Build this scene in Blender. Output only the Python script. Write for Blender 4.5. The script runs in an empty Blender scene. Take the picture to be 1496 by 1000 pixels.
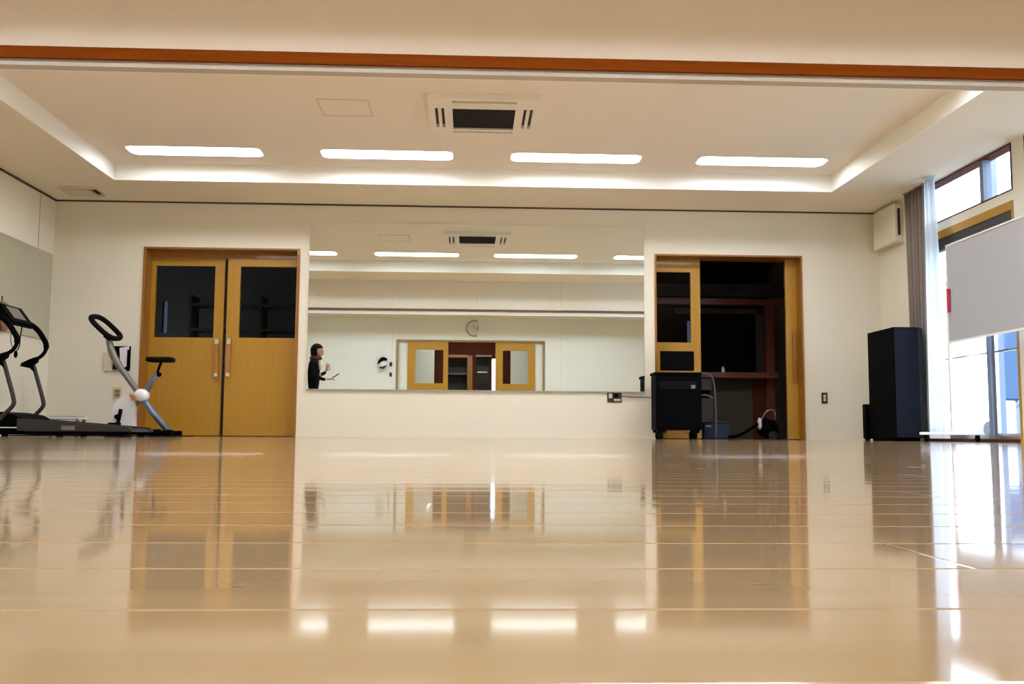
import bpy, bmesh, math, random
from mathutils import Vector, Matrix
random.seed(7)
S = bpy.context.scene
COL = S.collection
PI = math.pi

# ------------------------------------------------------------------ room sizes
D = 11.07            # back wall
XL, XR = -4.715, 4.781
HS, HT = 2.666, 2.85  # lowered border of the ceiling, raised tray
CAMZ = 0.06

# ------------------------------------------------------------------ materials
def nodes(name):
    m = bpy.data.materials.new(name); m.use_nodes = True
    nt = m.node_tree
    return m, nt, nt.nodes['Principled BSDF']

def mat(name, col, rough=0.5, metal=0.0, spec=0.5, noise=0.0, nscale=8.0, bump=0.0, bscale=60.0, coat=0.0, sheen=0.0):
    m, nt, b = nodes(name)
    b.inputs['Base Color'].default_value = (*col, 1)
    b.inputs['Roughness'].default_value = rough
    b.inputs['Metallic'].default_value = metal
    b.inputs['Specular IOR Level'].default_value = spec
    b.inputs['Coat Weight'].default_value = coat
    b.inputs['Coat Roughness'].default_value = 0.08
    b.inputs['Sheen Weight'].default_value = sheen
    if noise or bump:
        tc = nt.nodes.new('ShaderNodeTexCoord')
    if noise:
        n = nt.nodes.new('ShaderNodeTexNoise'); n.inputs['Scale'].default_value = nscale
        n.inputs['Detail'].default_value = 3
        nt.links.new(tc.outputs['Object'], n.inputs['Vector'])
        r = nt.nodes.new('ShaderNodeMapRange')
        r.inputs['To Min'].default_value = 1 - noise; r.inputs['To Max'].default_value = 1 + noise
        nt.links.new(n.outputs['Fac'], r.inputs['Value'])
        x = nt.nodes.new('ShaderNodeVectorMath'); x.operation = 'SCALE'
        x.inputs[0].default_value = col
        nt.links.new(r.outputs['Result'], x.inputs['Scale'])
        nt.links.new(x.outputs['Vector'], b.inputs['Base Color'])
    if bump:
        n2 = nt.nodes.new('ShaderNodeTexNoise'); n2.inputs['Scale'].default_value = bscale
        nt.links.new(tc.outputs['Object'], n2.inputs['Vector'])
        bp = nt.nodes.new('ShaderNodeBump'); bp.inputs['Strength'].default_value = bump
        bp.inputs['Distance'].default_value = 0.002
        nt.links.new(n2.outputs['Fac'], bp.inputs['Height'])
        nt.links.new(bp.outputs['Normal'], b.inputs['Normal'])
    return m

def wood(name, c1, c2, rough=0.35, axis='Z', coat=0.2):
    m, nt, b = nodes(name)
    tc = nt.nodes.new('ShaderNodeTexCoord'); mp = nt.nodes.new('ShaderNodeMapping')
    sc = {'Z': (14, 14, 0.8), 'X': (0.8, 14, 14)}[axis]
    mp.inputs['Scale'].default_value = sc
    nt.links.new(tc.outputs['Object'], mp.inputs['Vector'])
    n = nt.nodes.new('ShaderNodeTexNoise'); n.inputs['Scale'].default_value = 3; n.inputs['Detail'].default_value = 5
    n.inputs['Distortion'].default_value = 0.6
    nt.links.new(mp.outputs['Vector'], n.inputs['Vector'])
    cr = nt.nodes.new('ShaderNodeValToRGB')
    cr.color_ramp.elements[0].position = 0.3; cr.color_ramp.elements[0].color = (*c1, 1)
    cr.color_ramp.elements[1].position = 0.7; cr.color_ramp.elements[1].color = (*c2, 1)
    nt.links.new(n.outputs['Fac'], cr.inputs['Fac'])
    nt.links.new(cr.outputs['Color'], b.inputs['Base Color'])
    b.inputs['Roughness'].default_value = rough
    b.inputs['Coat Weight'].default_value = coat
    return m

def emis(name, col, s):
    m = bpy.data.materials.new(name); m.use_nodes = True
    nt = m.node_tree; nt.nodes.clear()
    e = nt.nodes.new('ShaderNodeEmission'); e.inputs['Color'].default_value = (*col, 1); e.inputs['Strength'].default_value = s
    o = nt.nodes.new('ShaderNodeOutputMaterial'); nt.links.new(e.outputs[0], o.inputs[0])
    return m

def glass(name, tint=(1, 1, 1), ior=1.45):
    m = bpy.data.materials.new(name); m.use_nodes = True
    nt = m.node_tree; nt.nodes.clear()
    t = nt.nodes.new('ShaderNodeBsdfTransparent'); t.inputs['Color'].default_value = (*tint, 1)
    g = nt.nodes.new('ShaderNodeBsdfGlossy'); g.inputs['Roughness'].default_value = 0.02
    f = nt.nodes.new('ShaderNodeFresnel'); f.inputs['IOR'].default_value = ior
    ge = nt.nodes.new('ShaderNodeNewGeometry'); mr = nt.nodes.new('ShaderNodeMapRange')   # same reflectance entering and leaving the pane
    mr.inputs['To Min'].default_value = ior; mr.inputs['To Max'].default_value = 1/ior
    nt.links.new(ge.outputs['Backfacing'], mr.inputs['Value']); nt.links.new(mr.outputs[0], f.inputs['IOR'])
    mx = nt.nodes.new('ShaderNodeMixShader'); o = nt.nodes.new('ShaderNodeOutputMaterial')
    nt.links.new(f.outputs[0], mx.inputs[0]); nt.links.new(t.outputs[0], mx.inputs[1]); nt.links.new(g.outputs[0], mx.inputs[2])
    nt.links.new(mx.outputs[0], o.inputs[0])
    return m

def floor_material():
    m, nt, b = nodes('varnished_floor')
    L = nt.links
    tc = nt.nodes.new('ShaderNodeTexCoord'); sep = nt.nodes.new('ShaderNodeSeparateXYZ')
    L.new(tc.outputs['Object'], sep.inputs[0])
    def mth(op, a, bb=None, c=None):
        n = nt.nodes.new('ShaderNodeMath'); n.operation = op
        for i, v in enumerate((a, bb, c)):
            if v is None: continue
            if isinstance(v, (int, float)): n.inputs[i].default_value = v
            else: L.new(v, n.inputs[i])
        return n.outputs[0]
    W = 0.09
    yy = mth('DIVIDE', mth('ADD', sep.outputs['Y'], 0.0576), W)     # board rows run left-right
    row = mth('FLOOR', yy); fr = mth('FRACT', yy)
    off = mth('MULTIPLY', mth('FRACT', mth('MULTIPLY', row, 0.377)), 1.8)
    xx = mth('DIVIDE', mth('ADD', sep.outputs['X'], off), 1.8)
    colm = mth('FLOOR', xx); fx = mth('FRACT', xx)
    comb = nt.nodes.new('ShaderNodeCombineXYZ'); L.new(row, comb.inputs[0]); L.new(colm, comb.inputs[1])
    wn = nt.nodes.new('ShaderNodeTexWhiteNoise'); wn.noise_dimensions = '2D'; L.new(comb.outputs[0], wn.inputs['Vector'])
    # grain
    mp = nt.nodes.new('ShaderNodeMapping'); mp.inputs['Scale'].default_value = (1.2, 22, 1)
    L.new(tc.outputs['Object'], mp.inputs['Vector'])
    gn = nt.nodes.new('ShaderNodeTexNoise'); gn.inputs['Scale'].default_value = 2.2; gn.inputs['Detail'].default_value = 5
    L.new(mp.outputs[0], gn.inputs['Vector'])
    f = mth('ADD', mth('MULTIPLY', wn.outputs['Value'], 0.35), mth('MULTIPLY', gn.outputs['Fac'], 0.65))
    cr = nt.nodes.new('ShaderNodeValToRGB')
    cr.color_ramp.elements[0].position = 0.2; cr.color_ramp.elements[0].color = (0.37, 0.25, 0.135, 1)
    cr.color_ramp.elements[1].position = 0.8; cr.color_ramp.elements[1].color = (0.43, 0.305, 0.175, 1)
    L.new(f, cr.inputs['Fac'])
    # seams: narrow groove between rows and at butt ends
    e1 = fr
    seam = nt.nodes.new('ShaderNodeMapRange'); seam.inputs['From Min'].default_value = 0.0; seam.inputs['From Max'].default_value = 0.04
    L.new(e1, seam.inputs['Value'])
    e2 = mth('MINIMUM', fx, mth('SUBTRACT', 1.0, fx))
    seam2 = nt.nodes.new('ShaderNodeMapRange'); seam2.inputs['From Min'].default_value = 0.0; seam2.inputs['From Max'].default_value = 0.0008
    L.new(e2, seam2.inputs['Value'])
    sm = mth('MINIMUM', seam.outputs[0], seam2.outputs[0])
    L.new(cr.outputs['Color'], b.inputs['Base Color'])
    # heights: groove + faint cupping + long undulation of the varnish
    cup = mth('MULTIPLY', mth('MULTIPLY', fr, mth('SUBTRACT', 1.0, fr)), 0.00022)
    un = nt.nodes.new('ShaderNodeTexNoise'); un.inputs['Scale'].default_value = 1.6; un.inputs['Detail'].default_value = 1
    mp2 = nt.nodes.new('ShaderNodeMapping'); mp2.inputs['Scale'].default_value = (0.35, 1.5, 1)
    L.new(tc.outputs['Object'], mp2.inputs['Vector']); L.new(mp2.outputs[0], un.inputs['Vector'])
    h = mth('ADD', mth('ADD', mth('MULTIPLY', sm, 0.00065), cup), mth('MULTIPLY', un.outputs['Fac'], 0.0004))
    bp = nt.nodes.new('ShaderNodeBump'); bp.inputs['Strength'].default_value = 1.0; bp.inputs['Distance'].default_value = 1.0
    L.new(h, bp.inputs['Height'])
    L.new(bp.outputs['Normal'], b.inputs['Normal'])
    b.inputs['Roughness'].default_value = 0.07
    b.inputs['IOR'].default_value = 1.55
    return m

M = {}
M['wall'] = mat('wall_paint', (0.76, 0.72, 0.60), 0.6, noise=0.015, nscale=1.5, bump=0.05, bscale=200)
M['wall_white'] = mat('white_laminate_wall', (0.78, 0.81, 0.78), 0.5)
M['ceil'] = mat('ceiling_paint', (0.83, 0.77, 0.68), 0.8, bump=0.05, bscale=300)
M['tray_lit'] = mat('tray_edge_lit', (0.90, 0.90, 0.85), 0.6)  # whiter than the ceiling: brightness from the lamps is put into the colour
M['track_grey'] = mat('track_grey', (0.48, 0.44, 0.38), 0.5)
M['border'] = mat('ceiling_border_paint', (0.81, 0.735, 0.595), 0.8, bump=0.05, bscale=300)
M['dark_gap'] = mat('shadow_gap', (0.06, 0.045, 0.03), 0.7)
M['floor'] = floor_material()
M['door'] = wood('door_veneer', (0.38, 0.195, 0.012), (0.42, 0.22, 0.016))
M['jamb'] = wood('jamb_wood', (0.27, 0.10, 0.010), (0.32, 0.125, 0.014))
M['rail_wood'] = wood('rail_wood', (0.17, 0.034, 0.0), (0.21, 0.047, 0.001), 0.8, axis='X', coat=0.0)
M['rail_wood'].node_tree.nodes['Principled BSDF'].inputs['Specular IOR Level'].default_value = 0.1
M['taupe'] = mat('taupe_trim', (0.27, 0.17, 0.06), 0.5)
M['rear_rail'] = mat('rear_rail_brown', (0.16, 0.08, 0.022), 0.6)
M['clock_grey'] = mat('clock_rim_grey', (0.30, 0.28, 0.23), 0.5)
M['clock_face'] = mat('clock_face', (0.66, 0.69, 0.68), 0.5)
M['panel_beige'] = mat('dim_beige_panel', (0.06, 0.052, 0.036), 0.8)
M['brown'] = wood('brown_wood', (0.07, 0.014, 0.005), (0.10, 0.022, 0.008), 0.7, coat=0.0)
M['brown'].node_tree.nodes['Principled BSDF'].inputs['Specular IOR Level'].default_value = 0.15
M['handle'] = wood('handle_wood', (0.40, 0.15, 0.04), (0.48, 0.20, 0.06))
M['rail_white'] = mat('white_rail', (0.84, 0.84, 0.82), 0.4)
M['mirror'] = mat('mirror_silver', (0.83, 0.90, 0.88), 0.0, metal=1.0)
M['edge'] = mat('mirror_edge', (0.35, 0.36, 0.30), 0.3)
M['glass'] = glass('clear_glass')
M['inner_glass'] = glass('inner_glass', (0.93, 0.93, 0.93), 1.14)
M['tinted'] = glass('tinted_glass', (0.10, 0.11, 0.13))
M['lamp'] = emis('lamp_diffuser', (0.97, 0.985, 1.03), 23.0)
M['lamp_white'] = mat('lamp_reflector', (0.92, 0.92, 0.90), 0.5)
M['corridor_fill'] = emis('corridor_fill_emitter', (1.0, 1.0, 0.93), 45.0)
M['white_plastic'] = mat('white_plastic', (0.80, 0.76, 0.68), 0.4)
M['beige_plastic'] = mat('beige_plastic', (0.62, 0.55, 0.42), 0.45)
M['grille'] = mat('grille_dark', (0.03, 0.025, 0.028), 0.6)
M['black'] = mat('black_plastic', (0.002, 0.002, 0.0025), 0.6, spec=0.03, bump=0.1)
M['black_soft'] = mat('black_foam', (0.004, 0.004, 0.004), 0.8, spec=0.08, bump=0.2, bscale=150)
M['charcoal'] = mat('charcoal_plastic', (0.035, 0.032, 0.032), 0.5, spec=0.3)
M['cab_grey'] = mat('cabinet_front', (0.006, 0.006, 0.007), 0.5, spec=0.05)
M['navy'] = mat('navy_vinyl', (0.006, 0.006, 0.013), 0.6, spec=0.12)
M['grey_metal'] = mat('grey_metal', (0.20, 0.20, 0.175), 0.4, metal=0.4)
M['blue_metal'] = mat('blue_grey_metal', (0.15, 0.21, 0.32), 0.35, metal=0.4)
M['silver'] = mat('silver_metal', (0.70, 0.70, 0.70), 0.25, metal=0.9)
M['white_gloss'] = mat('white_gloss', (0.85, 0.87, 0.88), 0.25)
M['board'] = mat('board_face', (0.42, 0.44, 0.49), 0.4)
M['red'] = mat('red_magnet', (0.55, 0.02, 0.06), 0.4)
M['drape'] = mat('grey_drape', (0.20, 0.165, 0.14), 0.9, noise=0.08, nscale=30, sheen=0.3)
M['paper'] = mat('paper', (0.78, 0.76, 0.84), 0.7)
M['screen'] = mat('monitor_screen', (0.002, 0.002, 0.003), 0.3, spec=0.05)
M['blue_crate'] = mat('blue_plastic', (0.015, 0.03, 0.09), 0.5)
M['dim_wall'] = mat('dim_room_gloom', (0.032, 0.029, 0.026), 0.9, spec=0.2)  # gloom of the unlit rooms put into the colour, as in other dim_ materials
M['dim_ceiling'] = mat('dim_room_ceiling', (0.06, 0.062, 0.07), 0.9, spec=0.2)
M['maroon'] = wood('maroon_wood', (0.16, 0.04, 0.032), (0.19, 0.05, 0.04), axis='X')
M['rack_brown'] = mat('dark_rack', (0.02, 0.012, 0.01), 0.8, spec=0.2)
M['dim_grey'] = mat('dim_grey_gloom', (0.12, 0.125, 0.14), 0.8, spec=0.2)
M['skin'] = mat('skin', (0.45, 0.20, 0.12), 0.5)
M['hair'] = mat('hair', (0.004, 0.003, 0.003), 0.7, spec=0.1)
M['cloth_black'] = mat('black_cloth', (0.004, 0.004, 0.006), 0.9, spec=0.1)
M['cloth_cream'] = mat('cream_cloth', (0.80, 0.72, 0.55), 0.9)
M['cloth_red'] = mat('dark_red_cloth', (0.10, 0.012, 0.010), 0.9)
M['green'] = mat('dull_green', (0.18, 0.22, 0.10), 0.8)
M['terracotta'] = mat('terracotta', (0.30, 0.13, 0.09), 0.8)
M['concrete'] = mat('concrete', (0.30, 0.33, 0.35), 0.8, noise=0.08, nscale=2)
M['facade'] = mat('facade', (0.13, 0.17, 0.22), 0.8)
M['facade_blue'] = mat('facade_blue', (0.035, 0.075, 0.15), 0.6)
M['column'] = mat('painted_steel', (0.16, 0.20, 0.28), 0.5)
M['car'] = mat('car_paint', (0.10, 0.13, 0.17), 0.4)
M['tyre'] = mat('tyre', (0.03, 0.03, 0.035), 0.8)

def sheer_material():
    m = bpy.data.materials.new('sheer_fabric'); m.use_nodes = True
    nt = m.node_tree; nt.nodes.clear()
    d = nt.nodes.new('ShaderNodeBsdfDiffuse'); d.inputs['Color'].default_value = (0.86, 0.90, 0.94, 1)
    t = nt.nodes.new('ShaderNodeBsdfTranslucent'); t.inputs['Color'].default_value = (0.86, 0.91, 0.96, 1)
    p = nt.nodes.new('ShaderNodeBsdfTransparent')
    a = nt.nodes.new('ShaderNodeMixShader'); a.inputs[0].default_value = 0.6
    b = nt.nodes.new('ShaderNodeMixShader'); b.inputs[0].default_value = 0.22
    o = nt.nodes.new('ShaderNodeOutputMaterial')
    nt.links.new(d.outputs[0], a.inputs[1]); nt.links.new(t.outputs[0], a.inputs[2])
    nt.links.new(a.outputs[0], b.inputs[1]); nt.links.new(p.outputs[0], b.inputs[2])
    nt.links.new(b.outputs[0], o.inputs[0])
    return m
M['sheer'] = sheer_material()

# ------------------------------------------------------------------ mesh helpers
def add_box(bm, x0, x1, y0, y1, z0, z1):
    v = [bm.verts.new(p) for p in ((x0,y0,z0),(x1,y0,z0),(x1,y1,z0),(x0,y1,z0),(x0,y0,z1),(x1,y0,z1),(x1,y1,z1),(x0,y1,z1))]
    for f in ((0,3,2,1),(4,5,6,7),(0,1,5,4),(1,2,6,5),(2,3,7,6),(3,0,4,7)):
        bm.faces.new([v[i] for i in f])

def boxes(*bs):
    bm = bmesh.new()
    for b in bs: add_box(bm, *b)
    return bm

def rbox(x0, x1, y0, y1, z0, z1, r=0.01, seg=2):
    bm = boxes((x0, x1, y0, y1, z0, z1))
    bmesh.ops.bevel(bm, geom=bm.edges[:], offset=r, segments=seg, affect='EDGES', profile=0.5)
    return bm

def add_tube(bm, pts, r, n=12, closed=False, cap=True):
    pts = [Vector(p) for p in pts]
    rs = r if isinstance(r, (list, tuple)) else [r] * len(pts)
    rings = []
    N = len(pts); up = None
    for i, p in enumerate(pts):
        if closed: t = (pts[(i+1) % N] - pts[i-1]).normalized()
        else: t = (pts[min(i+1, N-1)] - pts[max(i-1, 0)]).normalized()
        if up is None:
            up = t.orthogonal().normalized()
        u = (up - t * up.dot(t)).normalized(); up = u
        w = t.cross(u)
        rings.append([bm.verts.new(p + (u*math.cos(2*PI*k/n) + w*math.sin(2*PI*k/n)) * rs[i]) for k in range(n)])
    M_ = N if closed else N - 1
    for i in range(M_):
        a, b = rings[i], rings[(i+1) % N]
        if closed and i == N - 1:      # align the seam
            best = min(range(n), key=lambda s: (a[0].co - b[s].co).length); b = b[best:] + b[:best]
        for k in range(n):
            bm.faces.new((a[k], a[(k+1) % n], b[(k+1) % n], b[k]))
    if cap and not closed:
        bm.faces.new(rings[0][::-1]); bm.faces.new(rings[-1])

def tube(pts, r, n=12, closed=False):
    bm = bmesh.new(); add_tube(bm, pts, r, n, closed); return bm

def smooth_path(pts, k=6):
    pts = [Vector(p) for p in pts]; out = []
    for i in range(len(pts)-1):
        p0 = pts[max(i-1,0)]; p1 = pts[i]; p2 = pts[i+1]; p3 = pts[min(i+2, len(pts)-1)]
        for j in range(k):
            t = j/k
            out.append(0.5*((2*p1) + (p2-p0)*t + (2*p0-5*p1+4*p2-p3)*t*t + (3*p1-p0-3*p2+p3)*t**3))
    out.append(pts[-1]); return out

def prism(poly, axis, a, b):
    """poly: 2-D outline; extruded from a to b along axis ('x','y','z')"""
    bm = bmesh.new()
    def P(u, v, t):
        return {'x': (t, u, v), 'y': (u, t, v), 'z': (u, v, t)}[axis]
    A = [bm.verts.new(P(u, v, a)) for u, v in poly]; B = [bm.verts.new(P(u, v, b)) for u, v in poly]
    bm.faces.new(A); bm.faces.new(B[::-1])
    n = len(poly)
    for i in range(n):
        bm.faces.new((A[i], B[i], B[(i+1) % n], A[(i+1) % n]))
    bmesh.ops.recalc_face_normals(bm, faces=bm.faces[:])
    return bm

def lathe(profile, n=32, axis='z', c=(0,0,0)):
    bm = bmesh.new(); rings = []
    for r, h in profile:
        ring = []
        for k in range(n):
            a = 2*PI*k/n
            p = {'z': (r*math.cos(a), r*math.sin(a), h), 'y': (r*math.cos(a), h, r*math.sin(a)), 'x': (h, r*math.cos(a), r*math.sin(a))}[axis]
            ring.append(bm.verts.new(Vector(p) + Vector(c)))
        rings.append(ring)
    for i in range(len(rings)-1):
        for k in range(n):
            bm.faces.new((rings[i][k], rings[i][(k+1) % n], rings[i+1][(k+1) % n], rings[i+1][k]))
    bm.faces.new(rings[0][::-1]); bm.faces.new(rings[-1])
    bmesh.ops.recalc_face_normals(bm, faces=bm.faces[:])
    return bm

def rrect(x0, x1, y0, y1, r, seg=6):
    out = []
    for cx, cy, a0 in ((x1-r, y1-r, 0), (x0+r, y1-r, 90), (x0+r, y0+r, 180), (x1-r, y0+r, 270)):
        for i in range(seg+1):
            a = math.radians(a0 + 90*i/seg); out.append((cx + r*math.cos(a), cy + r*math.sin(a)))
    return out

def merge(*bms):
    out = bmesh.new()
    for b in bms:
        me = bpy.data.meshes.new('tmp'); b.to_mesh(me); out.from_mesh(me); bpy.data.meshes.remove(me); b.free()
    return out

def sphere(c, r, s=(1,1,1), n=16):
    bm = bmesh.new()
    bmesh.ops.create_uvsphere(bm, u_segments=n, v_segments=n//2+2, radius=r)
    for v in bm.verts: v.co = Vector((v.co.x*s[0], v.co.y*s[1], v.co.z*s[2])) + Vector(c)
    return bm

def obj(name, bm, m, parent=None, smooth=False):
    me = bpy.data.meshes.new(name); bm.to_mesh(me); bm.free()
    me.materials.append(m if not isinstance(m, str) else M[m])
    if smooth:
        for p in me.polygons: p.use_smooth = True
    o = bpy.data.objects.new(name, me); COL.objects.link(o)
    if parent is not None:
        o.parent = parent
        o.matrix_parent_inverse = Matrix.Translation(-base_world(parent))
    return o

def base_world(o):
    v = Vector(o.location)
    p = o.parent
    while p is not None:
        if p.parent is None: v = Vector(p.location); break
        p = p.parent
    return Vector(o.location) if o.parent is None else Vector((0,0,0))

def tag(o, label, cat, group=None, kind=None):
    o['label'] = label; o['category'] = cat
    if group: o['group'] = group
    if kind: o['kind'] = kind
    return o

def thing(name, loc, label, cat, group=None, kind=None):
    o = bpy.data.objects.new(name, None); o.empty_display_size = 0.1
    o.location = loc; COL.objects.link(o)
    return tag(o, label, cat, group, kind)

def struct(name, bm, m, label, cat, smooth=False):
    o = obj(name, bm, m, None, smooth); return tag(o, label, cat, kind='structure')

def copy_tree(o, delta, label=None, group=None):
    r = o.copy(); COL.objects.link(r); r.location = Vector(o.location) + Vector(delta)
    if label: r['label'] = label
    if group: r['group'] = group
    for ch in o.children:
        c = ch.copy(); COL.objects.link(c); c.parent = r; c.matrix_parent_inverse = ch.matrix_parent_inverse.copy()
        for g in ch.children:
            d = g.copy(); COL.objects.link(d); d.parent = c; d.matrix_parent_inverse = g.matrix_parent_inverse.copy()
    return r

# parts are built at their final place; base_world makes parents transparent to that

LXS = [-2.77, -0.855, 1.055, 2.965]
LYS = [9.645, 6.93, 4.1, 1.40]
LW, LD, LREC = 1.33, 0.31, 0.06
# ------------------------------------------------------------------ THE SHELL
def build_floor():
    bm = bmesh.new()
    prof = [(-4.6, 0.006), (0.9, 0.006), (1.05, 0.0055), (1.8, 0.0012), (2.0, 0.0), (D+4.4, 0.0)]   # the boards sag very slightly
    rows = []
    for y, z in prof:
        rows.append([bm.verts.new((XL-0.1, y, z)), bm.verts.new((XR+0.1, y, z)), bm.verts.new((XR+0.1, y, -0.12)), bm.verts.new((XL-0.1, y, -0.12))])
    for a, b in zip(rows, rows[1:]):
        for k in range(4): bm.faces.new((a[k], a[(k+1) % 4], b[(k+1) % 4], b[k]))
    bm.faces.new(rows[0]); bm.faces.new(rows[-1])
    bmesh.ops.recalc_face_normals(bm, faces=bm.faces[:])
    return bm
struct('floor', build_floor(), 'floor', 'glossy varnished tan wooden floor of the exercise hall', 'floor')

# back wall with two door openings
DL = (-3.71, -1.95)    # left doorway
DR = (2.125, 3.86)     # right doorway
DH = 2.14
struct('wall_back', boxes(
    (XL-0.1, DL[0], D, D+0.30, 0, HT), (DL[0], DL[1], D, D+0.30, DH, HT), (DL[1], DR[0], D, D+0.30, 0, HT),
    (DR[0], DR[1], D, D+0.30, DH, HT), (DR[1], XR+0.1, D, D+0.30, 0, HT)), 'wall',
    'cream back wall holding the large mirror and two wooden doorways', 'wall')
struct('wall_left', boxes((XL-0.1, XL, -4.6, D, 0, HT), (XL-0.6, XL-0.5, D+0.30, D+4.4, 0, HT)), 'wall',
       'cream left wall beside the treadmill', 'wall')
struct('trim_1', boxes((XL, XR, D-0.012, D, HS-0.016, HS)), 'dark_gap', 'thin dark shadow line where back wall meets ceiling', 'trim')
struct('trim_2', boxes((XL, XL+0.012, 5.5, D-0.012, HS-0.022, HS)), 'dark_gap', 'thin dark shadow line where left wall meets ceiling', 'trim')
struct('trim_3', boxes((XL, XL+0.004, 10.66, 10.668, 2.04, HS-0.022)), 'edge', 'fine vertical panel joint on left wall above the mirror', 'trim')
struct('baseboard_back', boxes((XL+0.0, DL[0], D-0.008, D, 0, 0.03), (DL[1], DR[0], D-0.008, D, 0, 0.03), (DR[1], XR, D-0.008, D, 0, 0.03)),
       'wall', 'low cream baseboard along the back wall', 'baseboard')

# right wall bays
ZT0, ZT1 = 2.23, 2.66
BAYS = [(8.24, 10.12), (6.0, 8.04)]
rw = []
ys = [5.5] ; 
edges = [(-4.6, 6.0), (8.04, 8.24), (10.12, D)]
for a, b in edges: rw.append((XR, XR+0.12, a, b, 0, HT))
for a, b in BAYS:
    rw.append((XR, XR+0.12, a, b, DH, ZT0)); rw.append((XR, XR+0.12, a, b, ZT1, HT))
rw.append((XR, XR+0.12, D+0.30, D+4.4, 0, HT))
struct('wall_right', boxes(*rw), 'wall', 'cream right wall with tall glazed openings', 'wall')

# ceiling: raised tray, lowered border, both halves of the hall
def ring(x0, x1, y0, y1, tx0, tx1, ty0, ty1):
    return [(x0, x1, y0, ty0, HS, HT), (x0, x1, ty1, y1, HS, HT), (x0, tx0, ty0, ty1, HS, HT), (tx1, x1, ty0, ty1, HS, HT)]
TX0, TX1, TY0, TY1 = -3.74, 3.88, 6.34, 10.13
cb = []
xs = sorted([XL, XR] + [x+q for x in LXS for q in (-LW/2, LW/2)]); ysl = sorted([0, D] + [y+q for y in LYS for q in (-LD/2, LD/2)])
for i in range(len(xs)-1):
    for j in range(len(ysl)-1):
        if i % 2 == 1 and j % 2 == 1: continue          # opening for a recessed light
        cb.append((xs[i], xs[i+1], ysl[j], ysl[j+1], HT, HT+0.13))
rb = ring(XL, XR, 5.445, D, TX0, TX1, TY0, TY1)
rb += ring(XL, XR, 0, 5.345, TX0, TX1, 0.94, 4.5)
struct('ceiling', boxes(*cb), 'ceil', 'raised plaster ceiling tray holding the long lights', 'ceiling')
struct('ceiling_border', boxes(*rb), 'border', 'lowered beige ceiling border around the raised tray', 'ceiling')
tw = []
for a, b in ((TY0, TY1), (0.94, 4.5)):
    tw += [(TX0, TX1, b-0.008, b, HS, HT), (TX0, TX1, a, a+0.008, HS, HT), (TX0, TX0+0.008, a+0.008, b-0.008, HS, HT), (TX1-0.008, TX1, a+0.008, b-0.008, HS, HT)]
struct('trim_7', boxes(*tw), 'tray_lit', 'upright edges of the raised ceiling tray, lamp brightness put into their white colour', 'trim')
# header between the halves
struct('wall_middle', boxes((XL, XR, 5.345, 5.445, 2.18, HT)), 'ceil', 'beige header above the sliding partition opening, across the top', 'wall')
struct('trim_4', boxes((XL, XR, 5.322, 5.345, 2.114, 2.18), (XL, XR, 5.345, 5.36, 2.14, 2.18)), 'rail_wood',
       'reddish brown wooden rail along the bottom of the header', 'trim')
struct('trim_8', boxes((XL, XR, 5.43, 5.452, 2.14, 2.175)), 'rear_rail', 'dark brown strip on the far face of the header, in the mirror', 'trim')
struct('trim_9', boxes((XL, XR, 5.415, 5.43, 2.078, 2.14)), 'rail_white', 'white strip on the far face of the header, in the mirror', 'trim')
struct('trim_5', boxes((XL, XR, 5.345, 5.415, 2.078, 2.14)), 'track_grey', 'pale partition track under the brown wooden rail', 'trim')

# wall behind the camera with the wide doorway
FX0, FX1 = -1.68, 1.80
struct('wall_front', boxes((XL, FX0, -0.12, 0, 0, HT), (FX1, XR, -0.12, 0, 0, HT), (FX0, FX1, -0.12, 0, DH+0.02, HT)),
       'wall_white', 'pale far wall with clock, seen only in the big mirror', 'wall')

# ------------------------------------------------------------------ DOORS
def leaf(root, x0, x1, y, z0, z1, gx0, gx1, gz0, gz1, hx=None, t=0.04, hz=(0.66, 1.10), matn='door', hside=-1, hm='handle'):
    e = thing_part('door_leaf', root, merge(boxes((x0, gx0, y, y+t, z0, z1), (gx1, x1, y, y+t, z0, z1), (gx0, gx1, y, y+t, z0, gz0), (gx0, gx1, y, y+t, gz1, z1))), matn)
    obj('window_pane', boxes((gx0, gx1, y+t*0.5-0.003, y+t*0.5+0.003, gz0, gz1)), 'inner_glass', e)
    if hx is not None:
        yy = y - 0.035 if hside < 0 else y + t + 0.035
        bm = bmesh.new()
        add_box(bm, hx-0.018, hx+0.018, yy-0.012, yy+0.012, hz[0], hz[1])
        bmesh.ops.bevel(bm, geom=bm.edges[:], offset=0.006, segments=2, affect='EDGES')
        h = obj('door_handle', bm, hm, e)
        ya, yb = (yy, y) if hside < 0 else (y+t, yy)
        m2 = obj('handle_mount', boxes((hx-0.015, hx+0.015, ya, yb, hz[0]+0.02, hz[0]+0.06), (hx-0.015, hx+0.015, ya, yb, hz[1]-0.06, hz[1]-0.02),
                                       (hx-0.02, hx+0.02, yy-0.015, yy-0.011, hz[1]-0.07, hz[1]-0.01), (hx-0.02, hx+0.02, yy-0.015, yy-0.011, hz[0]+0.01, hz[0]+0.05)), 'silver', e)
    return e

def thing_part(name, root, bm, m): return obj(name, bm, m, root)

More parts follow.
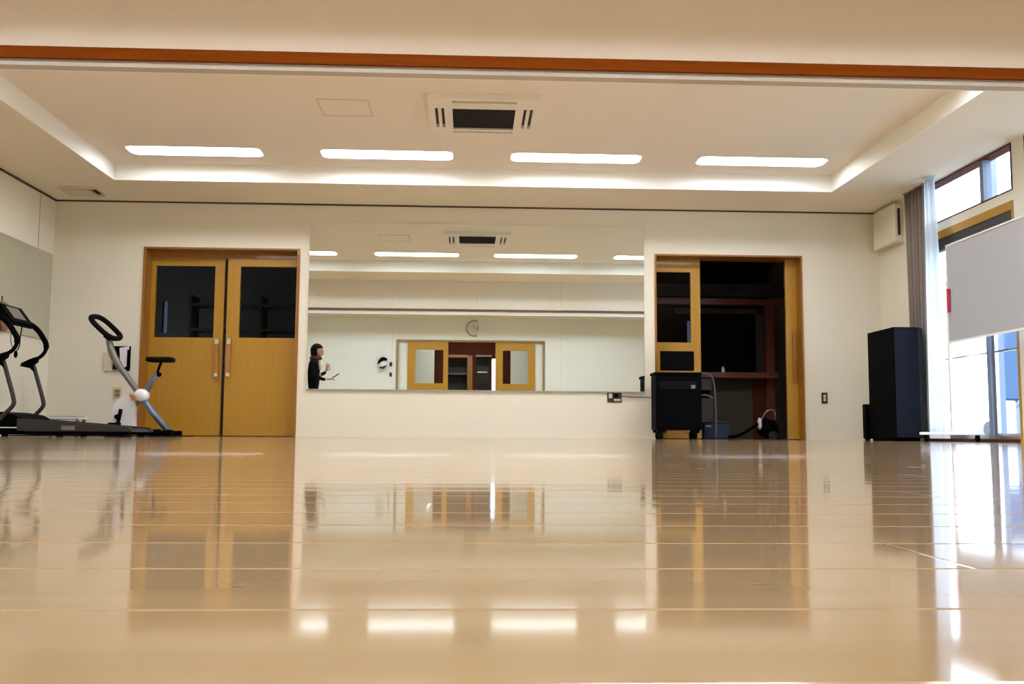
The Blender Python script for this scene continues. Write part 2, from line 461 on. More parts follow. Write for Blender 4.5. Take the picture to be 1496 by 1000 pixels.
d1 = thing('door_1', (-2.83, D, 0), 'ochre wooden double door with dark glass windows, left of the mirror', 'door', kind='structure')
F = 0.03
obj('door_frame', boxes((DL[0], DL[0]+F, D-0.012, D+0.31, 0, DH), (DL[1]-F, DL[1], D-0.012, D+0.31, 0, DH), (DL[0]+F, DL[1]-F, D-0.012, D+0.31, DH-0.02, DH)), 'jamb', d1)
obj('door_header', boxes((DL[0]+F, DL[1]-F, D+0.18, D+0.28, 2.05, DH-0.02)), 'jamb', d1)
leaf(d1, DL[0]+F, -2.845, D+0.20, 0.008, 2.05, -3.63, -2.955, 1.128, 1.962, hx=-2.90, hz=(0.67, 1.12))
leaf(d1, -2.80, DL[1]-F, D+0.155, 0.008, 2.05, -2.655, -2.015, 1.128, 1.955, hx=-2.755, hz=(0.67, 1.12))

d2 = thing('door_2', (3.0, D, 0), 'ochre wooden sliding door standing open onto a dark room, right of the mirror', 'door', kind='structure')
obj('door_frame', boxes((DR[0], DR[0]+0.02, D-0.012, D+0.31, 0, DH), (DR[1]-0.02, DR[1], D-0.012, D+0.31, 0, DH),
                        (DR[0]+0.02, DR[1]-0.02, D-0.012, D+0.31, DH-0.02, DH)), 'jamb', d2)
leaf(d2, DR[0]+0.02, 2.705, D+0.20, 0.008, 2.118, 2.17, 2.59, 1.128, 1.965, matn='door')
e = obj('door_leaf', boxes((3.71, DR[1]-0.02, D+0.155, D+0.195, 0.008, 2.118)), 'door', d2)
obj('door_handle', rbox(3.775, 3.81, D+0.11, D+0.135, 0.665, 1.27, 0.006), 'jamb', e)
obj('handle_mount', boxes((3.778, 3.808, D+0.13, D+0.155, 0.72, 0.76)), 'jamb', e)
obj('handle_mount', boxes((3.778, 3.808, D+0.13, D+0.155, 1.17, 1.21)), 'jamb', e)

d3 = thing('door_3', (0, -0.06, 0), 'wide opening with two glazed ochre sliding doors, seen in the mirror', 'door', kind='structure')
obj('door_frame', boxes((FX0, FX0+0.05, -0.13, 0.012, 0, DH+0.02), (FX1-0.05, FX1, -0.13, 0.012, 0, DH+0.02), (FX0+0.05, FX1-0.05, -0.13, 0.012, DH-0.02, DH+0.02)), 'taupe', d3)
obj('side_panel', boxes((FX0+0.05, -1.425, -0.10, -0.06, 0, DH-0.02)), 'wall_white', d3)
obj('side_panel', boxes((1.585, FX1-0.05, -0.10, -0.06, 0, DH-0.02)), 'wall_white', d3)
leaf(d3, -1.42, -0.50, -0.055, 0.01, DH-0.02, -1.25, -0.61, 1.17, 1.93)
leaf(d3, 0.67, 1.58, -0.055, 0.01, DH-0.02, 0.84, 1.42, 1.17, 1.93)

# ------------------------------------------------------------------ MIRRORS ON THE BACK WALL
MX = [-1.845, -0.885, 0.078, 1.04, 1.999]
mlab = ['leftmost panel of the wide wall mirror, showing the person in black',
        'second panel of the wide wall mirror from the left, showing the wall clock',
        'third panel of the wide wall mirror from the left, showing the bright slit window',
        'rightmost panel of the wide wall mirror, next to the open doorway']
tilt = [0.0, 0.0, 0.0042, 0.0046]
for i in range(4):
    w = MX[i+1] - MX[i]; cx = (MX[i] + MX[i+1])/2
    t = thing('wall_mirror', (cx, D-0.012, 0.54), mlab[i], 'mirror', 'panels of the wide wall mirror')
    g = 0.0004
    for nm, b, mm in (('mirror_backing', (-w/2+g, w/2-g, 0.004, 0.0065, 0, 1.914), 'edge'), ('mirror_glass', (-w/2+g, w/2-g, -0.002, 0.004, 0.0, 1.914), 'mirror')):
        bm = boxes(b); me = bpy.data.meshes.new(nm); bm.to_mesh(me); bm.free(); me.materials.append(M[mm])
        o = bpy.data.objects.new(nm, me); COL.objects.link(o); o.parent = t
    t.rotation_euler = (0.0, 0, tilt[i])
# thin metal ledge and top clip carrying the panels
tag(obj('mirror_ledge', boxes((MX[0], MX[4], D-0.022, D, 0.525, 0.538)), 'edge'), 'thin dark ledge under the wide wall mirror', 'ledge')

# mirror on the left wall
t = thing('wall_mirror', (XL, 9.6, 1.05), 'greenish wall mirror on the left wall above the treadmill', 'mirror')
obj('mirror_backing', boxes((XL, XL+0.006, 7.6, 11.035, 1.045, 2.03)), 'edge', t)
obj('mirror_glass', boxes((XL+0.006, XL+0.012, 7.605, 11.03, 1.055, 2.023)), mat('left_mirror_silver', (0.70, 0.73, 0.66), 0.03, metal=1.0), t)

# ------------------------------------------------------------------ CEILING FITTINGS
def lamp(x, y, label, group):
    t = thing('ceiling_light', (x, y, HT), label, 'light', group)
    w, d, k, u = LW/2, LD/2, 0.006, HT+LREC
    obj('housing', boxes((x-w, x-w+k, y-d, y+d, HT-0.004, u), (x+w-k, x+w, y-d, y+d, HT-0.004, u), (x-w+k, x+w-k, y-d, y-d+k, HT-0.004, u),
                         (x-w+k, x+w-k, y+d-k, y+d, HT-0.004, u), (x-w+k, x+w-k, y-d+k, y+d-k, u-0.005, u)), 'lamp_white', t)
    for sx in (-1, 1):
        for sy in (-1, 1):
            r_ = 0.08; px, py = x+sx*(w-k), y+sy*(d-k); c0, c1 = px-sx*r_, py-sy*r_
            poly = [(px, py)] + [(c0+sx*r_*math.cos(a_*PI/12), c1+sy*r_*math.sin(a_*PI/12)) for a_ in range(7)]
            obj('bloom_corner', prism(poly, 'z', HT-0.004, HT+0.002), 'ceil', t)  # added corner fills round off the opening to imitate bloom
    obj('diffuser', prism(rrect(x-w+k+0.001, x+w-k-0.001, y-d+k+0.001, y+d-k-0.001, 0.03), 'z', u-0.02, u-0.006), 'lamp', t)
    return t
lab = ['leftmost', 'second from left', 'third from left', 'rightmost']
l0 = None
for r, (y, txt, grp) in enumerate(((9.645, 'long white ceiling light of the back row', 'ceiling lights of the back row'),
                                   (6.93, 'long ceiling light near the header, seen in the mirror', 'ceiling lights near the header'),
                                   (4.1, 'near-half ceiling light just before the header', 'ceiling lights in the near half of the hall'),
                                   (1.40, 'near-half ceiling light by the mirrored doorway', 'ceiling lights over the far doorway'))):
    for i, x in enumerate(LXS):
        L_ = txt + ', ' + lab[i] + ' of four'
        if l0 is None: l0 = lamp(x, y, L_, grp); X0, Y0 = x, y
        else: copy_tree(l0, (x-X0, y-Y0, 0), L_, grp)

# four-way cassette air conditioner
cx, cy = 0.097, 8.283; s = 0.475
t = thing('air_conditioner', (cx, cy, HT), 'square white ceiling air conditioner with a dark central grille', 'air conditioner')
zb = HT-0.045
def frame_boxes(holes):
    xs = sorted({-s, s, *[h[0] for h in holes], *[h[1] for h in holes]}); yy = sorted({-s, s, *[h[2] for h in holes], *[h[3] for h in holes]})
    out = []
    for i in range(len(xs)-1):
        for j in range(len(yy)-1):
            mx, my = (xs[i]+xs[i+1])/2, (yy[j]+yy[j+1])/2
            if any(h[0] < mx < h[1] and h[2] < my < h[3] for h in holes): continue
            out.append((cx+xs[i], cx+xs[i+1], cy+yy[j], cy+yy[j+1], zb, HT))
    return out
holes = [(-0.27, 0.27, -0.21, 0.35), (-0.27, 0.27, -0.41, -0.36), (-0.27, 0.27, 0.40, 0.445), (-0.42, -0.34, -0.22, 0.30), (0.34, 0.42, -0.22, 0.30)]
obj('panel', boxes(*frame_boxes(holes)), 'white_plastic', t)
gr = obj('intake_grille', boxes((cx-0.27, cx+0.27, cy-0.21, cy+0.35, HT-0.012, HT-0.004)), 'grille', t)
obj('grille_slats', boxes(*[(cx-0.27, cx+0.27, cy-0.20+0.028*k, cy-0.196+0.028*k, HT-0.034, HT-0.013) for k in range(20)]), 'grille', gr)
for (a, b, c, d) in holes[1:]:
    v = obj('air_outlet', boxes((cx+a, cx+b, cy+c, cy+d, HT-0.012, HT-0.004)), 'grille', t)
    if b-a > 0.2: obj('louvre', boxes((cx+a+0.01, cx+b-0.01, cy+(c+d)/2-0.004, cy+(c+d)/2+0.006, HT-0.04, HT-0.014)), 'beige_plastic', v)
    else: obj('louvre', boxes((cx+(a+b)/2-0.014, cx+(a+b)/2+0.014, cy+c+0.01, cy+d-0.01, HT-0.044, HT-0.014)), 'white_plastic', v)

t = thing('access_hatch', (-1.1, 8.23, HT), 'flush square access hatch in the ceiling left of the air conditioner', 'hatch')
obj('hatch_frame', boxes((-1.32, -0.88, 8.02, 8.03, HT-0.004, HT), (-1.32, -0.88, 8.44, 8.45, HT-0.004, HT), (-1.32, -1.31, 8.03, 8.44, HT-0.004, HT), (-0.89, -0.88, 8.03, 8.44, HT-0.004, HT)), 'beige_plastic', t)
obj('hatch_panel', boxes((-1.305, -0.895, 8.035, 8.435, HT-0.003, HT)), 'ceil', t)

t = thing('ceiling_vent', (-4.23, 10.58, HS), 'small square vent in the lowered ceiling by the left corner', 'vent')
obj('vent_frame', boxes((-4.43, -4.05, 10.42, 10.44, HS-0.03, HS), (-4.43, -4.05, 10.73, 10.75, HS-0.03, HS), (-4.43, -4.41, 10.44, 10.73, HS-0.03, HS), (-4.07, -4.05, 10.44, 10.73, HS-0.01, HS)), 'beige_plastic', t)
obj('vent_plate', boxes((-4.40, -4.12, 10.45, 10.72, HS-0.035, HS-0.025)), 'beige_plastic', t)
obj('vent_opening', boxes((-4.12, -4.07, 10.45, 10.73, HS-0.008, HS-0.002)), 'black', t)

# ------------------------------------------------------------------ WALL FITTINGS
def plate(name, x0, x1, z0, z1, label, cat, frame='white_plastic', face='charcoal', ins=0.022, y=None, out=-1, buttons=2):
    y = D if y is None else y
    t = thing(name, ((x0+x1)/2, y, (z0+z1)/2), label, cat)
    yy = sorted((y, y+out*0.008)); y2 = sorted((y+out*0.008, y+out*0.013))
    obj('cover_plate', boxes((x0, x1, *yy, z0, z1)), frame, t)
    n = buttons; h = (z1-z0-2*ins)/n
    for k in range(n):
        obj('insert', boxes((x0+ins, x1-ins, *y2, z0+ins+k*h+0.004, z0+ins+(k+1)*h-0.004)), face, t)
    return t
plate('wall_outlet', 4.055, 4.125, 0.42, 0.545, 'small dark wall outlet on the back wall between doorway and black cabinet', 'outlet', 'charcoal', 'beige_plastic', buttons=2)
plate('wall_outlet', -3.985, -3.89, 0.41, 0.54, 'beige wall outlet on the back wall behind the exercise bike', 'outlet', 'beige_plastic', 'taupe', ins=0.02)
t = thing('wall_outlet', (1.65, D, 0.48), 'wide grey outlet just below the right end of the wide mirror', 'outlet')
obj('cover_plate', boxes((1.569, 1.734, D-0.01, D, 0.415, 0.545-0.02)), 'charcoal', t)
obj('insert', boxes((1.585, 1.625, D-0.016, D-0.01, 0.46, 0.515)), 'silver', t)
obj('insert', boxes((1.645, 1.72, D-0.016, D-0.01, 0.43, 0.455)), 'beige_plastic', t)
obj('plug', boxes((1.65, 1.69, D-0.04, D-0.01, 0.47, 0.51)), 'black', t)
tag(obj('power_cord', tube(smooth_path([(1.69, D-0.035, 0.485), (1.80, D-0.02, 0.478), (1.95, D-0.015, 0.474), (2.08, D-0.03, 0.474)]), 0.005, 6), 'charcoal'),
    'thin dark cord running from the outlet to the black equipment cabinet', 'cord')
tag(obj('fuse_box', rbox(-4.10, -3.86, D-0.02, D, 0.72, 0.93, 0.004), 'beige_plastic'), 'beige flat box on the back wall behind the bike stem', 'wall box')
t = thing('document_holder', (-3.88, D, 0.72), 'black holder with white sheets on the wall behind the bike handle', 'document holder')
obj('backing', merge(boxes((-3.99, -3.80, D-0.04, D-0.030, 0.74, 1.0)), boxes((-3.83, -3.80, D-0.06, D-0.04, 0.72, 0.96))), 'black', t)
obj('paper', prism([(-3.92, 0.98), (-3.815, 1.0), (-3.825, 0.78), (-3.90, 0.74)], 'y', D-0.05, D-0.041), 'paper', t)
obj('bracket', boxes((-3.93, -3.85, D-0.03, D, 0.94, 0.98)), 'black', t)

# box speaker on the right wall, in the corner
t = thing('wall_speaker', (XR, 10.75, 2.4), 'small beige box mounted high in the right corner', 'wall speaker')
obj('housing', rbox(4.68, XR, 10.42, 10.98, 2.20, 2.63, 0.012), 'wall', t)
obj('side_slot', boxes((4.72, 4.745, 10.405, 10.421, 2.27, 2.57)), 'charcoal', t)
obj('bottom_lip', boxes((4.675, XR, 10.41, 10.99, 2.185, 2.20)), 'beige_plastic', t)

# far wall fittings (seen in the mirror)
t = thing('wall_clock', (0.085, 0.0, 2.43), 'round grey-rimmed wall clock above the far doorway, seen in the mirror', 'clock')
obj('rim', lathe([(0.155, 0.0), (0.19, 0.0), (0.19, 0.03), (0.175, 0.035), (0.155, 0.033)], 40, 'y', (0.085, 0, 2.43)), 'clock_grey', t)
obj('dial', lathe([(0.0005, 0.033), (0.158, 0.033), (0.158, 0.036), (0.0005, 0.036)], 40, 'y', (0.085, 0, 2.43)), 'clock_face', t)
obj('hour_hand', boxes((0.080, 0.090, 0.036, 0.038, 2.43, 2.51)), 'clock_grey', t)
obj('minute_hand', prism([(0.085, 2.425), (0.085, 2.437), (0.20, 2.40), (0.20, 2.395)], 'y', 0.038, 0.040), 'clock_grey', t)
t = thing('wall_dispenser', (-1.97, 0, 1.6), 'rounded white and black dispenser on the far wall, left of the doorway in the mirror', 'dispenser')
obj('body', lathe([(0.0005, 0), (0.11, 0), (0.12, 0.03), (0.10, 0.09), (0.05, 0.11), (0.0005, 0.11)], 24, 'y', (-1.97, 0, 1.59)), 'white_gloss', t, True)
obj('cap', prism([(-2.09, 1.60), (-2.06, 1.68), (-2.0, 1.74), (-1.93, 1.745), (-1.88, 1.72), (-1.88, 1.67), (-1.94, 1.67), (-2.0, 1.65), (-2.05, 1.60)], 'y', 0, 0.13), 'black', t)
obj('nozzle', prism([(-2.05, 1.53), (-1.98, 1.53), (-1.89, 1.56), (-1.89, 1.53), (-1.95, 1.48), (-2.03, 1.49)], 'y', 0, 0.125), 'charcoal', t)
plate('light_switch', -1.825, -1.765, 1.545, 1.64, 'upper dark light switch left of the far doorway, seen in the mirror', 'switch', 'charcoal', 'charcoal', 0.015, 0.0, 1, 1)
plate('light_switch', -1.825, -1.765, 1.31, 1.405, 'lower dark light switch left of the far doorway, seen in the mirror', 'switch', 'charcoal', 'charcoal', 0.015, 0.0, 1, 1)

# ornament on the left mirror
t = thing('hanging_ornament', (-4.69, 9.95, 1.2), 'blurry green and red-brown ornament hanging on the left wall mirror at picture edge', 'ornament')
obj('pouch', sphere((-4.675, 9.93, 1.17), 0.11, (0.2, 0.95, 1.15)), 'terracotta', t, True)
obj('leaf_top', sphere((-4.675, 9.90, 1.30), 0.06, (0.3, 1.3, 0.7)), 'green', t, True)
obj('cord', tube([(-4.695, 9.9, 1.33), (-4.70, 9.9, 1.40)], 0.004, 6), 'charcoal', t)

# ------------------------------------------------------------------ RIGHT SIDE GLAZING
def bay(n, y0, y1, mull, label, lo=True):
    w = thing('window_%d' % n, (XR, (y0+y1)/2, 0), label, 'window', kind='structure')
    x0, x1 = XR+0.0, XR+0.12
    t_ = 0.035
    obj('window_frame', boxes((x0-0.004, x1, y0, y0+t_, 0, DH), (x0-0.004, x1, y1-t_, y1, 0, DH), (x0-0.004, x1, y0+t_, y1-t_, 2.06, DH)), 'door', w)
    obj('transom_frame', boxes((x0-0.004, x1, y0, y0+0.02, ZT0, ZT1), (x0-0.004, x1, y1-0.02, y1, ZT0, ZT1), (x0-0.004, x1, y0+0.02, y1-0.02, ZT0, ZT0+0.014), (x0-0.004, x1, y0+0.02, y1-0.02, ZT1-0.014, ZT1)), 'brown', w)
    obj('door_closer_rail', boxes((x0+0.01, x0+0.05, y0+t_, y1-t_, 1.985, 2.06)), 'grille', w)
    for a, b in ((y0+t_, mull-0.03), (mull+0.03, y1-t_)):
        sx = x0+0.05
        f = obj('sash', boxes((sx, sx+0.03, a, a+0.03, 0.03, 1.985), (sx, sx+0.03, b-0.03, b, 0.03, 1.985), (sx, sx+0.03, a+0.03, b-0.03, 1.94, 1.985),
                              (sx, sx+0.03, a+0.03, b-0.03, 0.03, 0.085), (sx, sx+0.03, a+0.03, b-0.03, 0.825, 0.84)), 'silver', w)
        obj('glass_pane', boxes((sx+0.012, sx+0.018, a+0.03, b-0.03, 0.085, 0.825), (sx+0.012, sx+0.018, a+0.03, b-0.03, 0.84, 1.94)), 'glass', f)
    obj('mullion', boxes((x0+0.02, x0+0.10, mull-0.03, mull+0.03, 0.0, 1.985), (x0+0.02, x0+0.10, mull-0.03, mull+0.03, ZT0+0.014, ZT1-0.014)), 'column', w)
    obj('transom_pane', boxes((x0+0.05, x0+0.056, y0+0.02, y1-0.02, ZT0+0.014, ZT1-0.014)), 'glass', w)
    obj('sill', boxes((x0, x1, y0+t_, y1-t_, 0, 0.03)), 'brown', w)
    return w
bay(1, 8.24, 10.12, 8.79, 'tall glazed door and transom window beside the curtains')
bay(2, 6.0, 8.04, 7.0, 'tall glazed bay at the right edge behind the whiteboard')

def curtain(name, x, y0t, y1t, y0b, y1b, z0, z1, folds, amp, m, label, cat='curtain', rows=14, gather=None):
    bm = bmesh.new(); n = folds*10; g = []
    for j in range(rows+1):
        v = j/rows; z = z1 + (z0-z1)*v
        a0 = y0t + (y0b-y0t)*v; a1 = y1t + (y1b-y1t)*v
        row = []
        for i in range(n+1):
            u = i/n
            ph = u*folds*2*PI + 0.5*math.sin(v*2.2+u*5)
            row.append(bm.verts.new((x + amp*math.sin(ph)*(0.75+0.25*math.sin(3*u+v)), a0+(a1-a0)*u + 0.25*amp*math.cos(ph*0.5), z)))
        g.append(row)
    for j in range(rows):
        for i in range(n):
            bm.faces.new((g[j][i], g[j][i+1], g[j+1][i+1], g[j+1][i]))
    bmesh.ops.recalc_face_normals(bm, faces=bm.faces[:])
    t = thing(name, (x, (y0b+y1b)/2, z0), label, cat)
    o = obj('curtain_fabric', bm, m, t, True)
    md = o.modifiers.new('thick', 'SOLIDIFY'); md.thickness = 0.002
    obj('heading_tape', boxes((x-amp-0.004, x+amp+0.004, min(y0t, y1t), max(y0t, y1t), z1-0.002, z1+0.012)), m, t)
    return t
curtain('drape', 4.69, 9.65, 10.12, 9.70, 10.08, 0.03, 2.645, 6, 0.035, 'drape', 'long grey-brown drape bunched behind the tall black cabinet')
curtain('sheer_curtain', 4.63, 9.40, 9.54, 9.26, 9.62, 0.03, 2.645, 4, 0.03, 'sheer', 'bright white sheer curtain bunched between grey drape and glazed door')
t = thing('curtain_rail', (4.65, 9.0, HS), 'white curtain rail under the ceiling at the right wall', 'curtain rail')
obj('rail', boxes((4.65, 4.67, 9.38, 10.12, HS-0.008, HS)), 'rail_white', t)

# ------------------------------------------------------------------ WHITEBOARD
bx = 4.45; by0, by1 = 6.98, 8.80
t = thing('whiteboard', (bx, 7.9, 0), 'large grey-faced mobile whiteboard with a red magnet, in front of the right windows', 'whiteboard')
obj('panel', boxes((bx-0.004, bx+0.02, by0, by1, 0.93, 1.82)), 'board', t)
obj('panel_frame', boxes((bx-0.01, bx+0.025, by0-0.012, by1+0.012, 1.82, 1.835), (bx-0.01, bx+0.025, by0-0.012, by1+0.012, 0.915, 0.93),
                         (bx-0.01, bx+0.025, by1, by1+0.012, 0.93, 1.82), (bx-0.01, bx+0.025, by0-0.012, by0, 0.93, 1.82)), 'rail_white', t)
for yy in (by1+0.03, by0-0.03):
    lg = obj('leg', boxes((bx-0.005, bx+0.025, yy-0.015, yy+0.015, 0.09, 1.5)), 'white_gloss', t)
    ft = obj('foot', rbox(bx-0.30, bx+0.30, yy-0.02, yy+0.02, 0.065, 0.09, 0.008), 'white_gloss', t)
    for xx in (bx-0.24, bx+0.24):
        obj('caster', merge(lathe([(0.0005, -0.012), (0.028, -0.012), (0.03, 0), (0.028, 0.012), (0.0005, 0.012)], 16, 'x', (xx, yy, 0.03)), boxes((xx-0.018, xx+0.018, yy-0.012, yy+0.012, 0.045, 0.066))), 'black', ft)
tag(obj('red_magnet', rbox(bx-0.02, bx-0.0105, 8.755, 8.80, 1.20, 1.42, 0.004), 'red'), 'slim red magnet bar on the left edge of the whiteboard', 'magnet')

# ------------------------------------------------------------------ TALL BLACK CABINET + small box
def loudspeaker(x, y, label):
    t = thing('loudspeaker', (x, y, 0), label, 'loudspeaker')
    w, dp, h = 0.34, 0.64, 1.15
    poly = [(x, y), (x+w-0.09, y), (x+w, y+0.09), (x+w, y+dp), (x, y+dp)]
    obj('cabinet', prism([(a, b) for a, b in poly], 'z', 0.03, h), 'black', t)
    obj('front_cloth', boxes((x+0.006, x+w-0.096, y-0.006, y, 0.04, h-0.012)), 'navy', t)
    obj('plinth', boxes((x+0.02, x+w-0.05, y+0.10, y+dp-0.02, 0, 0.03)), 'black', t)
    return t
loudspeaker(4.27, 9.6, 'tall black cabinet loudspeaker with navy front, in the right corner by the drape')
t = thing('equipment_case', (4.25, 10.4, 0), 'low black box peeking out behind the tall black cabinet', 'box')
obj('body', rbox(4.235, 4.55, 10.26, 10.35, 0.02, 0.39, 0.01), 'black', t)
for xx in (4.25, 4.48):
    for yy in (10.265, 10.305): obj('foot', boxes((xx, xx+0.03, yy, yy+0.03, 0, 0.02)), 'black', t)
loudspeaker(3.42, 3.5, 'black cabinet loudspeaker in the near hall, dark sliver at the mirror right edge')

# ------------------------------------------------------------------ CART WITH MONITOR
t = thing('equipment_cabinet', (2.28, 10.7, 0), 'black wheeled equipment cabinet standing in front of the open doorway', 'cabinet')
x0, x1, y0, y1 = 2.035, 2.545, 10.58, 10.86
obj('body', rbox(x0, x1, y0, y1, 0.10, 0.70, 0.012), 'black', t)
obj('top', rbox(x0-0.012, x1+0.004, y0-0.01, y1+0.005, 0.70, 0.735, 0.01), 'black', t)
dw = obj('drawer', rbox(x0+0.04, x1-0.05, y0-0.012, y0+0.001, 0.54, 0.635, 0.01), 'cab_grey', t)
obj('drawer_badge', boxes((x1-0.12, x1-0.075, y0-0.016, y0-0.012, 0.555, 0.595)), 'grey_metal', dw)
obj('door_front', rbox(x0+0.02, x1-0.03, y0-0.01, y0+0.001, 0.13, 0.53, 0.006), 'black', t)
for xx in (x0+0.06, x1-0.07):
    for yy in (y0+0.05, y1-0.05):
        obj('caster', merge(lathe([(0.0005, -0.02), (0.036, -0.02), (0.04, 0), (0.036, 0.02), (0.0005, 0.02)], 16, 'x', (xx, yy, 0.04)), boxes((xx-0.045, xx+0.045, yy-0.035, yy+0.035, 0.07, 0.10))), 'black', t)
obj('lower_shelf', boxes((2.16, 2.42, 10.62, 10.84, 0.075, 0.10)), 'handle', t)
t = thing('monitor', (2.32, 10.75, 0.735), 'small black flat screen on top of the black equipment cabinet', 'monitor')
obj('screen_body', rbox(2.13, 2.51, 10.78, 10.81, 0.765, 0.985, 0.006), 'black', t)
obj('screen', boxes((2.14, 2.50, 10.777, 10.78, 0.78, 0.975)), 'screen', t)
obj('stand', merge(boxes((2.29, 2.35, 10.80, 10.83, 0.735, 0.80)), rbox(2.23, 2.41, 10.74, 10.86, 0.735, 0.745, 0.003)), 'charcoal', t)
t = thing('remote_control', (2.3, 10.65, 0.735), 'small grey remote lying on the black cabinet before the screen', 'remote control')
obj('body', rbox(2.25, 2.32, 10.63, 10.66, 0.735, 0.752, 0.003), 'grey_metal', t)
obj('buttons', boxes((2.26, 2.31, 10.637, 10.653, 0.752, 0.754)), 'charcoal', t)

# ------------------------------------------------------------------ TREADMILL
t = thing('treadmill', (-3.9, 9.4, 0), 'black treadmill with curved handrails along the left wall', 'treadmill')
yn, yf = 9.08, 9.72
obj('deck', prism([(-4.62, 0.045), (-4.62, 0.16), (-4.10, 0.15), (-3.13, 0.075), (-3.10, 0.045)], 'y', yn+0.03, yf-0.03), 'charcoal', t)
obj('belt', prism([(-4.05, 0.1475), (-4.05, 0.152), (-3.17, 0.083), (-3.17, 0.078)], 'y', yn+0.12, yf-0.12), 'black_soft', t)
for a, b in ((yn, yn+0.08), (yf-0.08, yf)):
    obj('side_rail', prism([(-4.12, 0.05), (-4.12, 0.165), (-3.12, 0.09), (-3.09, 0.05)], 'y', a, b), 'charcoal', t)
obj('motor_hood', prism([(-4.66, 0.04), (-4.66, 0.17), (-4.55, 0.215), (-4.30, 0.225), (-4.15, 0.20), (-4.06, 0.15), (-4.06, 0.04)], 'y', yn+0.01, yf-0.01), 'black', t)
obj('base_frame', boxes((-4.64, -3.12, yn+0.02, yn+0.07, 0.015, 0.045), (-4.64, -3.12, yf-0.07, yf-0.02, 0.015, 0.045)), 'black', t)
for xx in (-4.5, -3.75, -3.2):
    for yy in (yn+0.045, yf-0.045):
        obj('foot', lathe([(0.0005, 0), (0.03, 0), (0.03, 0.015), (0.0005, 0.015)], 16, 'z', (xx, yy, 0)), 'black', t)
obj('trim_plate', boxes((-3.72, -3.60, yn-0.004, yn, 0.06, 0.10)), 'grey_metal', t)
obj('trim_strip', boxes((-4.30, -4.12, yn+0.004, yn+0.01, 0.075, 0.085)), 'silver', t)
for yy in (yn+0.01, yf-0.01):
    up = obj('upright', tube(smooth_path([(-4.30, yy, 0.14), (-4.24, yy, 0.20), (-4.17, yy, 0.28), (-4.165, yy, 0.34), (-4.22, yy, 0.52), (-4.275, yy, 0.69)], 5), [0.020]*26, 10), 'charcoal', t, True)
    obj('upright_gusset', prism([(-4.40, 0.68), (-4.38, 0.70), (-4.31, 0.745), (-4.23, 0.765), (-4.24, 0.72), (-4.27, 0.70), (-4.255, 0.62), (-4.30, 0.66)], 'y', yy-0.025, yy+0.025), 'black', up)
    obj('handrail', tube(smooth_path([(-4.39, yy, 0.695), (-4.30, yy, 0.74), (-4.22, yy, 0.77), (-4.17, yy, 0.83), (-4.165, yy, 0.90), (-4.20, yy, 0.965), (-4.245, yy, 1.03), (-4.31, yy, 1.085), (-4.39, yy, 1.12)], 4),
                          [0.018 if i < 14 else 0.026 for i in range(33)], 10), 'black', t, True)
# console: slanted pad with display
def slab(c, ux, uz, hx, hy, hz):
    bm = bmesh.new(); add_box(bm, -hx, hx, -hy, hy, -hz, hz)
    bmesh.ops.bevel(bm, geom=bm.edges[:], offset=min(hz, 0.02)*0.8, segments=3, affect='EDGES')
    X = Vector(ux).normalized(); Z = Vector(uz).normalized(); Y = Z.cross(X)
    m4 = Matrix((X, Y, Z)).transposed().to_4x4(); m4.translation = Vector(c)
    bm.transform(m4); return bm
cu = (0.13, 0, -0.17); cn = (0.17, 0, 0.13)
obj('crossbar', boxes((-4.41, -4.37, yn+0.01, yf-0.01, 1.08, 1.13)), 'black', t)
co = obj('console', slab((-4.34, 9.40, 1.14), cu, cn, 0.12, 0.24, 0.026), 'black', t)
obj('display', slab((-4.33, 9.40, 1.162), cu, cn, 0.075, 0.13, 0.006), 'grey_metal', co)
sk = obj('safety_cord', tube(smooth_path([(-4.27, 9.42, 1.07), (-4.285, 9.42, 0.95), (-4.29, 9.42, 0.85), (-4.32, 9.42, 0.80)], 4), 0.006, 6), 'black', t)
obj('safety_clip', sphere((-4.32, 9.42, 0.775), 0.025, (0.7, 0.7, 1.4)), 'black', sk, True)
obj('safety_cord', tube(smooth_path([(-4.38, 9.45, 1.09), (-4.385, 9.45, 0.9), (-4.35, 9.5, 0.78)], 4), 0.005, 6), 'grey_metal', t)
obj('assist_arm', tube(smooth_path([(-4.40, yn+0.02, 0.64), (-4.50, yn+0.02, 0.42), (-4.56, yn+0.02, 0.2)], 4), 0.012, 8), 'silver', t, True)

t = thing('step_platform', (-4.3, 10.6, 0), 'low grey and white step platform behind the treadmill', 'step platform')
obj('top', rbox(-4.46, -4.12, 10.5, 10.75, 0.17, 0.20, 0.01), 'white_gloss', t)
obj('top_mat', rbox(-4.44, -4.16, 10.52, 10.73, 0.198, 0.208, 0.003), 'grey_metal', t)
for xx in (-4.44, -4.17):
    for yy in (10.52, 10.70): obj('leg', boxes((xx, xx+0.03, yy, yy+0.03, 0, 0.17)), 'grey_metal', t)

# ------------------------------------------------------------------ EXERCISE BIKE
BY = 10.33
t = thing('exercise_bike', (-3.4, BY, 0), 'folding exercise bike with looped black handlebar, in front of the left door', 'exercise bike')
c = Vector((-3.825, BY, 1.135)); a = Vector((0.125, 0, -0.115)); b = Vector((0.015, 0.15, 0.02))
loop = []
for k in range(40):
    an = 2*PI*k/40; ca, sa = math.cos(an), math.sin(an)
    q = 0.72
    loop.append(c + a*(abs(ca)**q*(1 if ca > 0 else -1)) + b*(abs(sa)**q*(1 if sa > 0 else -1)))
obj('handlebar', tube(loop, 0.027, 12, True), 'black_soft', t, True)
stem = obj('front_stem', tube(smooth_path([(-3.785, BY, 1.02), (-3.77, BY, 0.93), (-3.70, BY, 0.78), (-3.57, BY, 0.60), (-3.44, BY, 0.43)], 5), [0.032]*6+[0.038]*6+[0.030]*9, 12), 'grey_metal', t, True)
